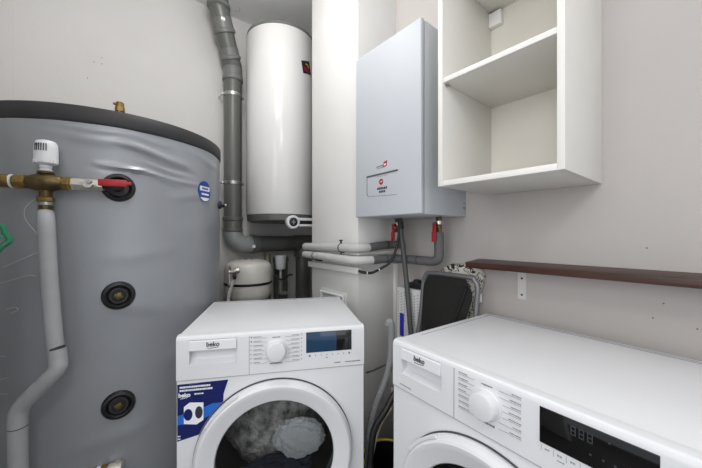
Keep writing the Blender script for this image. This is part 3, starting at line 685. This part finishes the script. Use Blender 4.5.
def machine(name, label, cat, locn, yaw, depth, roll=0, kind='dryer'):
    WD = .597 if kind == 'dryer' else .64
    rt = empty(name, label, cat, locn, (0, roll, yaw))
    rnd = random.Random(5 if kind == 'dryer' else 9)
    cx, cz, DR = .30, .44, .252
    low = -WD * math.sin(roll) if roll > 0 else 0
    z0 = .022 + max(0, WD * math.sin(roll))
    PT, PB = .842, .714
    # cabinet: sides, back, front plate with the round door opening
    q = MB(); th = .012
    q.box(0, th, .004, depth - .01, z0, .832, .003); q.box(WD - th, WD, .004, depth - .01, z0, .832, .003)
    q.box(.001, WD - .001, depth - .022, depth - .01, z0, .832); q.box(.002, WD - .002, .02, depth - .02, z0, z0 + .01)
    q._add(plate_with_hole(.0015, WD - .0015, z0, PB - .0015, cx, cz, .2, .003))
    q.build('cabinet_body', M['white'], rt)
    # top plate
    q = MB(); q.box(0, WD, .008, depth, .826, .849, .006, 3); tp = q.build('top_plate', M['white'], rt)
    if kind == 'washer':
        q = MB(); q.box(.026, .0272, .10, depth - .03, .8485, .8497); q.build('plate_groove', M['inkl'], tp)
        q = MB(); q.box(.012, WD - .012, depth - .018, depth - .0168, .8485, .8497); q.build('plate_groove', M['inkl'], tp)
    q = MB(); q.box(.012, WD - .012, depth - .03, depth - .0285, .8485, .8497); q.build('plate_groove', M['inkl'], tp)
    # control fascia with a rounded upper edge
    prof = [(0, PB), (0, .834), (.0008, .8395), (.003, .8445), (.007, .8478), (.014, .8495), (.03, .8495), (.03, PB)]
    notch = [(0, PB), (0, .7585), (.004, .7605), (.019, .770), (.022, .778), (.022, .8345), (0, .836)] + prof[2:]
    def extr(q, pr, xa, xb):
        t = bmesh.new()
        A = [t.verts.new((xa, y, z)) for y, z in pr]; B = [t.verts.new((xb, y, z)) for y, z in pr]
        t.faces.new(A); t.faces.new(list(reversed(B)))
        for i in range(len(A)): t.faces.new((A[i], A[(i + 1) % len(A)], B[(i + 1) % len(A)], B[i]))
        bmesh.ops.recalc_face_normals(t, faces=t.faces); q._add(t)
    q = MB(); extr(q, prof, 0, .037); extr(q, notch, .037, .177); extr(q, prof, .177, WD)
    bmesh.ops.remove_doubles(q.bm, verts=q.bm.verts, dist=1e-5)
    fa = q.build('control_panel', M['white_pl'], rt, ang=25)
    q = MB(); q.box(.0, WD, -.0003, .004, PB - .0012, PB + .0004); q.build('panel_gap', M['print2'], fa)
    q = MB(); q.box(.2145, .2155, -.0006, .004, PB, .838); q.build('panel_seam', M['inkl'], fa)
    # drawer
    q = MB(); q.box(.038, .176, .0205, .0218, .772, .834); dw = q.build('drawer_front', M['white_pl'], rt)
    q = MB(); extr(q, [(.02, .807), (-.004, .803), (-.0065, .805), (-.003, .831), (.0, .8345), (.02, .8345)], .0375, .1765); q.build('drawer_handle', M['white_pl'], dw, ang=25)
    text('logo', 'beko', .0195, M['ink'], dw, (.107, -.0056, .8215), rot=(PI / 2 - .13, 0, 0), bold=.0003, wide=1.0)
    q = MB(); t_ = [(.090, .8115), (.104, .8108), (.124, .8132), (.124, .8118), (.104, .8092), (.090, .8100)]
    q.prism(t_, .0006, Matrix(((1, 0, 0, 0), (0, 0, -1, -.0056), (0, 1, 0, 0), (0, 0, 0, 1)))); q.build('logo_underline', M['ink'], dw, flat=True)
    # dial
    kz = .787
    q = MB(); q.lathe([(.0345, 0), (.034, .004), (.0315, .006), (.0305, .022), (.0285, .027), (.024, .0285), (0, .0285)], Matrix.Translation((.30, .001, kz)) @ fromz((0, -1, 0)), 48)
    q.build('program_dial', M['white_pl'], rt)
    # print around the dial
    q = MB(); ln = MB()
    for i in range(7):
        z = .836 - .0137 * i - .003
        scribble(q, .228, .228 + rnd.uniform(.018, .03), z, .0022, rnd)
        fpanel(ln, .228, .262 + (0 if i in (2, 3, 4) else .008), z - .0040, z - .0035)
        w = rnd.uniform(.016, .028)
        scribble(q, .375 - w, .375, z - .001, .0022, rnd)
        fpanel(ln, .336 - (0 if i in (2, 3, 4) else .008), .375, z - .0050, z - .0045)
        if kind == 'dryer':
            fpanel(q, .2195, .2235 if i < 2 else .2215, z - .002, z + .002); fpanel(q, .381, .383, z - .002, z + .002)
    scribble(q, .287, .313, .8285, .0035, rnd); scribble(q, .279, .319, .744, .005, rnd)
    tag(q.build('program_print', M['print'], fa, flat=True), kind='stuff'); tag(ln.build('program_lines', M['print2'], fa, flat=True), kind='stuff')
    # display
    d0, d1, e0, e1 = (.397, .552, .769, .841 - .004) if kind == 'dryer' else (.410, .578, .764, .833)
    q = MB(); q.box(d0, d1, -.0018, .003, e0, e1, .0006); ds = q.build('display', M['blackgloss'], rt)
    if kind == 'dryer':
        q = MB(); q.box(d0 + .001, d0 + (d1 - d0) * .66, -.0024, 0, e0 + .001, e1 - .001, .0003); q.build('display_reflection', M['reflection_blue'], ds)  # blue reflection on the black display, painted in as a thin patch
    else:
        for k in range(3):
            x = .462 + .0125 * k; zz = .805; w, hh = .008, .017; q = MB()
            for (a0, a1, b0, b1) in ((0, w, hh - .0015, hh), (0, w, hh / 2 - .0008, hh / 2 + .0008), (0, w, 0, .0015), (0, .0014, .001, hh / 2 - .001), (0, .0014, hh / 2 + .001, hh - .001),
                                     (w - .0014, w, .001, hh / 2 - .001), (w - .0014, w, hh / 2 + .001, hh - .001)):
                q.box(x + a0, x + a1, -.0026, -.0017, zz + b0, zz + b1)
            q.build('display_digit', M['digit'], ds, flat=True)
        for x, z_ in ((.516, .818), (.49, .784), (.508, .784), (.524, .784)):
            MB().box(x, x + .003, -.0026, -.0017, z_, z_ + .003).build('display_symbol', M['digit'], ds, flat=True)
    q = MB()
    n = 8
    for k in range(n):
        x = d0 + .012 + (d1 - d0 - .02) * k / (n - 1)
        if kind == 'dryer':
            big = k in (0, n - 1); s = .0028 if big else .0014
            fpanel(q, x - s, x + s, e0 - .011 - s, e0 - .011 + s)
        else:
            fpanel(q, x - .0002 - .009, x - .009 + .0002, e0 - .016, e0 - .004); scribble(q, x - .003, x + .005, e0 - .010, .004, rnd)
    scribble(q, .462 if kind == 'dryer' else .44, .470 if kind == 'dryer' else .452, e0 - .02, .003, rnd)
    if kind == 'dryer':
        scribble(q, .492, .514, .7285, .004, rnd); scribble(q, .53, .583, .7285, .004, rnd)
        scribble(q, .036, .062, .702, .0032, rnd)
    else: scribble(q, .03, .075, .7265, .0035, rnd)
    tag(q.build('panel_print', M['print'] if kind == 'dryer' else M['print2'], fa, flat=True), kind='stuff')
    # door
    q = MB(); mdoor = Matrix.Translation((cx, .002, cz)) @ fromz((0, -1, 0))
    q.lathe([(.186, .006), (.187, .014), (.190, .018), (.224, .0295), (.231, .032), (.238, .0325), (.2435, .029), (.2505, .017), (DR, .010), (DR - .002, .001)], mdoor, 128, caps=False)
    dr = q.build('door_ring', M['white_pl'], rt, ang=24)
    q = MB(); q.lathe([(DR - .004, -.0005), (DR + .0022, -.0005), (DR + .0022, .0018), (DR - .004, .0018)], mdoor, 128, caps=False); q.build('door_gap', M['hole'], rt)
    q = MB(); q.lathe([(.188, .012), (.187, .016), (.16, .021), (.1, .026), (.05, .028), (0, .0285)], mdoor, 96, caps=False); q.build('door_glass', M['glass'], dr)
    q = MB()      # grip recess on the upper left of the ring
    for a0, a1, r0, r1, zz in ((118, 148, .2445, .2535, .0285),):
        pts = [(r1 * math.cos(R(a0 + (a1 - a0) * i / 12)), r1 * math.sin(R(a0 + (a1 - a0) * i / 12))) for i in range(13)] + [(r0 * math.cos(R(a1 - (a1 - a0) * i / 12)), r0 * math.sin(R(a1 - (a1 - a0) * i / 12))) for i in range(13)]
        q.prism([(p[0], -p[1]) for p in pts], .008, Matrix.Translation((cx, .002 - .022, cz)) @ Matrix(((1, 0, 0, 0), (0, 0, -1, 0), (0, -1, 0, 0), (0, 0, 0, 1))), .0015)
    q.build('door_grip', M['white_pl'], dr)
    # drum
    q = MB(); q.lathe([(.2, .0), (.198, -.03), (.235, -.05), (.235, -depth + .07), (.0, -depth + .06)], mdoor, 72, caps=False); q.build('drum', M['drum'], rt)
    # feet
    for fx in (.05, WD - .05):
        for fy in (.06, depth - .06):
            zf = math.sin(roll) * fx
            MB().cyl((fx, fy, zf + .0005), (fx, fy, z0 + .002), .02, n=20).build('foot', M['black'], rt)
    return rt
DY = machine('tumble_dryer', 'white tumble dryer with blue sticker and grey laundry behind its door', 'dryer', (.1815, 1.0715, 0), R(-27.2), .507, 0, 'dryer')
DY.scale = (1, 1, 1.004)
WM = machine('washing_machine', 'white washing machine with black display in the right foreground', 'washing machine', (.689, .644, .0), R(-93.0), .52, R(.25), 'washer')

WM.scale = (1, 1, 1.003)
# energy sticker on the dryer front
def fprism(pts, y, th, name, m, parent):
    q = MB(); q.prism(pts, th, Matrix(((1, 0, 0, 0), (0, 0, -1, y), (0, 1, 0, 0), (0, 0, 0, 1)))); return q.build(name, m, parent, flat=True)
def ringedge(z0, z1, n=10, r=.2555):
    return [(.30 - math.sqrt(max(0, r * r - (z0 + (z1 - z0) * i / n - .44) ** 2)), z0 + (z1 - z0) * i / n) for i in range(n + 1)]
sk = fprism([(.003, .527), (.003, .7015), (.151, .7035)] + [(.137, .66)] + ringedge(.636, .541) , .003, .0012, 'promo_sticker', M['navy'], DY)
fprism([(.0035, .578), (.0035, .606), (.06, .618), (.105, .634)] + [p for p in ringedge(.634, .596, 6)] + [(.04, .58)], .0017, .0008, 'sticker_band', M['bluel'], sk)
t1 = MB(); rn = random.Random(11)
def scr(x0, x1, z, h): 
    x = x0
    while x < x1:
        w = rn.uniform(.002, .0055); t1.box(x, min(x + w, x1), .0004, .0016, z - h / 2, z + h / 2); x += w + .0011
scr(.010, .098, .6925, .0052); scr(.010, .105, .6825, .0052); scr(.052, .078, .669, .0036)
for k in range(2): scr(.005, .012, .535 + .008 * k, .003)
t1.build('sticker_lettering', M['paper'], sk, flat=True)['kind'] = 'stuff'
text('sticker_logo', 'beko', .017, M['paper'], sk, (.0235, .0008, .668), bold=.0006)
fprism([(.012, .658), (.032, .661), (.032, .6595), (.012, .6565)], .0016, .0006, 'logo_underline', M['paper'], sk)
# printed little dryer
fprism([(.022, .580), (.022, .632), (.038, .644), (.078, .640), (.078, .586), (.058, .574)], .0012, .0007, 'printed_dryer', M['paper'], sk)
fprism([(.034 + .0125 * math.cos(a), .607 + .018 * math.sin(a)) for a in [2 * PI * i / 24 for i in range(24)]], .0006, .0005, 'printed_drum', M['navy'], sk)
fprism([(.065 + .011 * math.cos(a), .611 + .019 * math.sin(a)) for a in [2 * PI * i / 24 for i in range(24)]], .0006, .0005, 'printed_door', M['ink'], sk)

# laundry inside the dryer (placed in the dryer's frame, top-level)
def lump(name, m, cx, cy, cz, rx, ry, rz, seed, amp, freq, label, flatb=None, ridges=0):
    t = bmesh.new(); bmesh.ops.create_icosphere(t, subdivisions=5, radius=1)
    for v in t.verts:
        n = v.co.normalized()
        d = 1 + amp * noise.noise(n * freq + Vector((seed, 0, 0))) + amp * .5 * noise.noise(n * freq * 2.7 + Vector((0, seed, 0)))
        if ridges: d += ridges * abs(noise.noise(n * freq * 1.6 + Vector((seed, 3, 1)))) ** .6
        v.co = Vector((n.x * rx * d, n.y * ry * d, n.z * rz * d))
    q = MB(); q._add(t); o = q.build(name, m, ang=70)
    o.matrix_world = Matrix.Translation((.1815, 1.0715, 0)) @ Matrix.Rotation(R(-27.2), 4, 'Z') @ Matrix.Translation((cx, cy, cz))
    return tag(o, label, 'laundry')
lump('blanket', M['wool'], .298, .225, .448, .196, .11, .182, 4, .09, 3.2, 'grey woolly blanket filling the dryer drum behind the glass')
lump('bed_sheet', M['linen'], .378, .066, .452, .082, .030, .062, 9, .14, 3.4, 'crumpled white cotton sheet behind the right of the dryer glass', ridges=.16)
lump('dark_garment', M['denim'], .29, .09, .322, .13, .04, .05, 2, .18, 2.6, 'dark blue grey garment at the bottom of the dryer drum', ridges=.1)

# ------------------------------------------------------------------ things in the gap between the machines and behind them
ho = empty('drain_hose', 'grey corrugated drain hose with hooked end hanging between the machines', 'hose', (.846, .794, .5))
HP = [(.853, .80, .80), (.846, .794, .84), (.852, .790, .83), (.853, .788, .747), (.848, .79, .69), (.839, .80, .631), (.82, .815, .57), (.804, .828, .518), (.79, .838, .44), (.786, .842, .38), (.79, .845, .2), (.80, .86, .03), (.85, .9, .02)]
HP = [(.850, .792, .838), (.853, .789, .80), (.853, .788, .747), (.848, .79, .69), (.839, .80, .631), (.82, .815, .57), (.804, .828, .518), (.79, .838, .44), (.786, .842, .38), (.785, .845, .2), (.782, .84, .05), (.79, .80, .018)]
MB().tube([(.846, .798, .826), (.848, .796, .838), (.8515, .7925, .838), (.8535, .79, .826), (.854, .788, .79)], .0135, 16, 6).build('hook_end', M['hosegrey'], ho, loc(ho))
MB().tube([(.854, .788, .795)] + HP[2:], .013, 14, 14, rf=lambda i, l: .0128 + .0013 * math.sin(l * 2 * PI / .0085)).build('corrugated_hose', M['hosegrey'], ho, loc(ho))
ho.location = (.838, .800, .5)
bh = MB().tube([(.95, .73, .66), (.89, .745, .625), (.836, .765, .59), (.80, .778, .535), (.768, .80, .475), (.755, .805, .418), (.75, .81, .3), (.76, .80, .1), (.80, .76, .02)], .0115, 14, 6).build('supply_hose', M['black'])
tag(bh, 'black rubber hose crossing behind the grey corrugated hose', 'hose')
kc = MB().tube([(.795, .88, .634), (.82, .86, .645), (.86, .84, .66), (.90, .81, .675)], .0035, 8, 6).build('power_cable', M['rim']); tag(kc, 'thin black cable crossing the pillar beside the dryer', 'cable')
wc = MB().tube([(.90, .84, .56), (.872, .82, .50), (.85, .84, .45), (.83, .85, .40), (.815, .86, .33), (.80, .88, .2)], .0035, 8, 6).build('power_cable', M['cream']); tag(wc, 'thin cream cable hanging between the machines', 'cable')
vc = empty('tub', 'black round tub with thin yellow rim on the floor between the machines', 'tub', (.966, .928, 0))
MB().lathe([(.085, 0), (.1, .015), (.114, .195), (.112, .203), (.103, .203), (.09, .03), (0, .02)], n=48).build('body', M['black'], vc)
MB().lathe([(.1135, .196), (.117, .198), (.117, .207), (.112, .21), (.105, .207), (.1055, .2)], n=48, caps=False).build('rim', M['yellow'], vc)

pb = empty('perforated_box', 'white perforated metal box with blue label standing below the boiler', 'box', (1.222, .963, 0))
q = MB(); q.box(-.04, .04, -.112, .112, 0, .90, .003); q.build('casing', M['boxwhite'], pb)
q = MB()
for i in range(10):
    for j in range(11):
        y = .1 - i * .021; z = .875 - j * .014 - (i % 2) * .007
        q.box(-.0408, -.039, y - .0022, y + .0022, z - .0022, z + .0022)
tag(q.build('vent_holes', M['hole'], pb, flat=True), kind='stuff')
q = MB(); q.box(-.0412, -.039, .062, .088, .655, .77); q.build('blue_label', M['bluelabel'], pb)
q = MB(); q.box(-.03, .03, -.07, .05, .9, .93, .006); q.lathe([(.02, 0), (.02, .012), (.012, .016), (0, .016)], Matrix.Translation((0, .01, .928)), 24); q.build('top_grip', M['black'], pb)

# ironing board on end against the wall
ib = empty('ironing_board', 'ironing board in white cover with black pattern standing against the right wall', 'ironing board', (1.282, .82, 0))
O = [(.185, 0), (.185, .55), (.178, .70), (.128, .889), (.098, .955), (.072, .992), (.03, 1.022), (.0, 1.032), (-.06, 1.032), (-.118, 1.027), (-.138, 1.012), (-.146, .985), (-.132, .93), (-.118, .86), (-.11, .6), (-.11, 0)]
# local y = Y-.82, z
q = MB(); q.prism(O, .024, Matrix(((0, 0, 1, -.012), (1, 0, 0, 0), (0, 1, 0, 0), (0, 0, 0, 1))), .003); q.build('cover', M['pattern'], ib, mtx=Matrix.Translation((0, -.015, 0)))
q = MB(); q.cyl((-.0, -.14, .872), (-.0, -.14, .908), .009, bev=.003); q.box(-.004, .004, -.14, -.11, .884, .896); q.build('foot_cap', M['white_pl'], ib)

ch = empty('folding_chair', 'folded chair with grey tube frame and black fabric leaning behind the washing machine', 'chair', (1.18, .775, 0))
FR = [(-.08, .155, 0), (-.04, .150, .55), (-.006, .138, .80), (0, .128, .93), (0, .115, .972), (0, .085, .991), (0, -.10, .991), (0, -.128, .978), (0, -.140, .95), (-.006, -.137, .86), (-.03, -.134, .6), (-.08, -.13, 0)]
MB().tube(FR, .0105, 14, 6).build('back_frame', M['tube'], ch)
FR2 = [(-.05, .105, 0), (-.048, .1, .5), (-.045, .095, .6), (-.045, -.07, .6), (-.048, -.075, .5), (-.05, -.08, 0)]
MB().tube(FR2, .009, 12, 4).build('seat_frame', M['tube'], ch)
t = bmesh.new(); nx, nz = 16, 24; g = []
for k in range(nz + 1):
    f_ = k / nz; z = .55 + (.989 - .55) * f_; row = []
    wl = .122 if z < .93 else .122 - (z - .93) / .06 * .034
    for i in range(nx + 1):
        u = i / nx * 2 - 1; row.append(t.verts.new((-.004 - .03 * (1 - f_) - .012 * (1 - u * u) * math.sin(PI * f_), -u * (wl if u < 0 or z > .9 else wl - min(.03, (.9 - z) * .3)), z)))
    g.append(row)
for k in range(nz):
    for i in range(nx): t.faces.new((g[k][i], g[k][i + 1], g[k + 1][i + 1], g[k + 1][i]))
r_ = bmesh.ops.solidify(t, geom=list(t.faces), thickness=.003)
q = MB(); q._add(t); q.build('sling', M['fabric_d'], ch, ang=60)
q = MB(); q.tube([(-.016, -.10, .95), (-.02, -.07, .86), (-.045, -.03, .72), (-.07, 0, .6)], .006, 10); q.build('cross_strut', M['black'], ch)

# ------------------------------------------------------------------ camera
cam = bpy.data.cameras.new('camera'); co = bpy.data.objects.new('camera', cam); col.objects.link(co)
cam.sensor_width = 36; cam.lens = 36 * 307 / 702; cam.clip_start = .02
co.location = (0, 0, 1.17); co.rotation_euler = (PI / 2, 0, R(-39.3)); sc.camera = co

# ------------------------------------------------------------------ light: a ceiling lamp above the frame and added fills out of view
def area(name, loc_, rot, sx, sy, power, c):
    l = bpy.data.lights.new(name, 'AREA'); l.shape = 'RECTANGLE'; l.size = sx; l.size_y = sy; l.energy = power; l.color = c
    o = bpy.data.objects.new(name, l); col.objects.link(o); o.location = loc_; o.rotation_euler = rot; return o
def bulb(name, loc_, r, power, c):
    l = bpy.data.lights.new(name, 'POINT'); l.energy = power; l.shadow_soft_size = r; l.color = c
    o = bpy.data.objects.new(name, l); col.objects.link(o); o.location = loc_; return o
bulb('ceiling_bulb', (.36, 1.12, 2.44), .14, 15, (1, .99, .975))
bulb('added_fill_bulb', (-.3, -.7, 2.35), .2, 20, (1, .99, .98))  # added overhead fill behind the camera, also brightens the ceiling
area('added_left_fill', (-1.6, -.1, 1.7), (R(90), 0, R(-90)), 1.8, 1.7, 24, (.985, .99, 1))  # added soft fill from the left for cabinet interior and right wall
area('added_rear_fill', (.3, -1.7, 1.5), (R(90), 0, 0), 1.6, 2.0, 7.5, (.985, .99, 1))  # added fill from behind the camera for back wall, tank and heater
w = bpy.data.worlds.new('world'); sc.world = w; w.use_nodes = True
bg = w.node_tree.nodes['Background']; bg.inputs['Color'].default_value = (.92, .96, 1, 1); bg.inputs['Strength'].default_value = .5
vs = sc.view_settings
vs.view_transform = 'Standard'; vs.look = 'None'; vs.gamma = 1; vs.use_curve_mapping = False; vs.exposure = 0.3
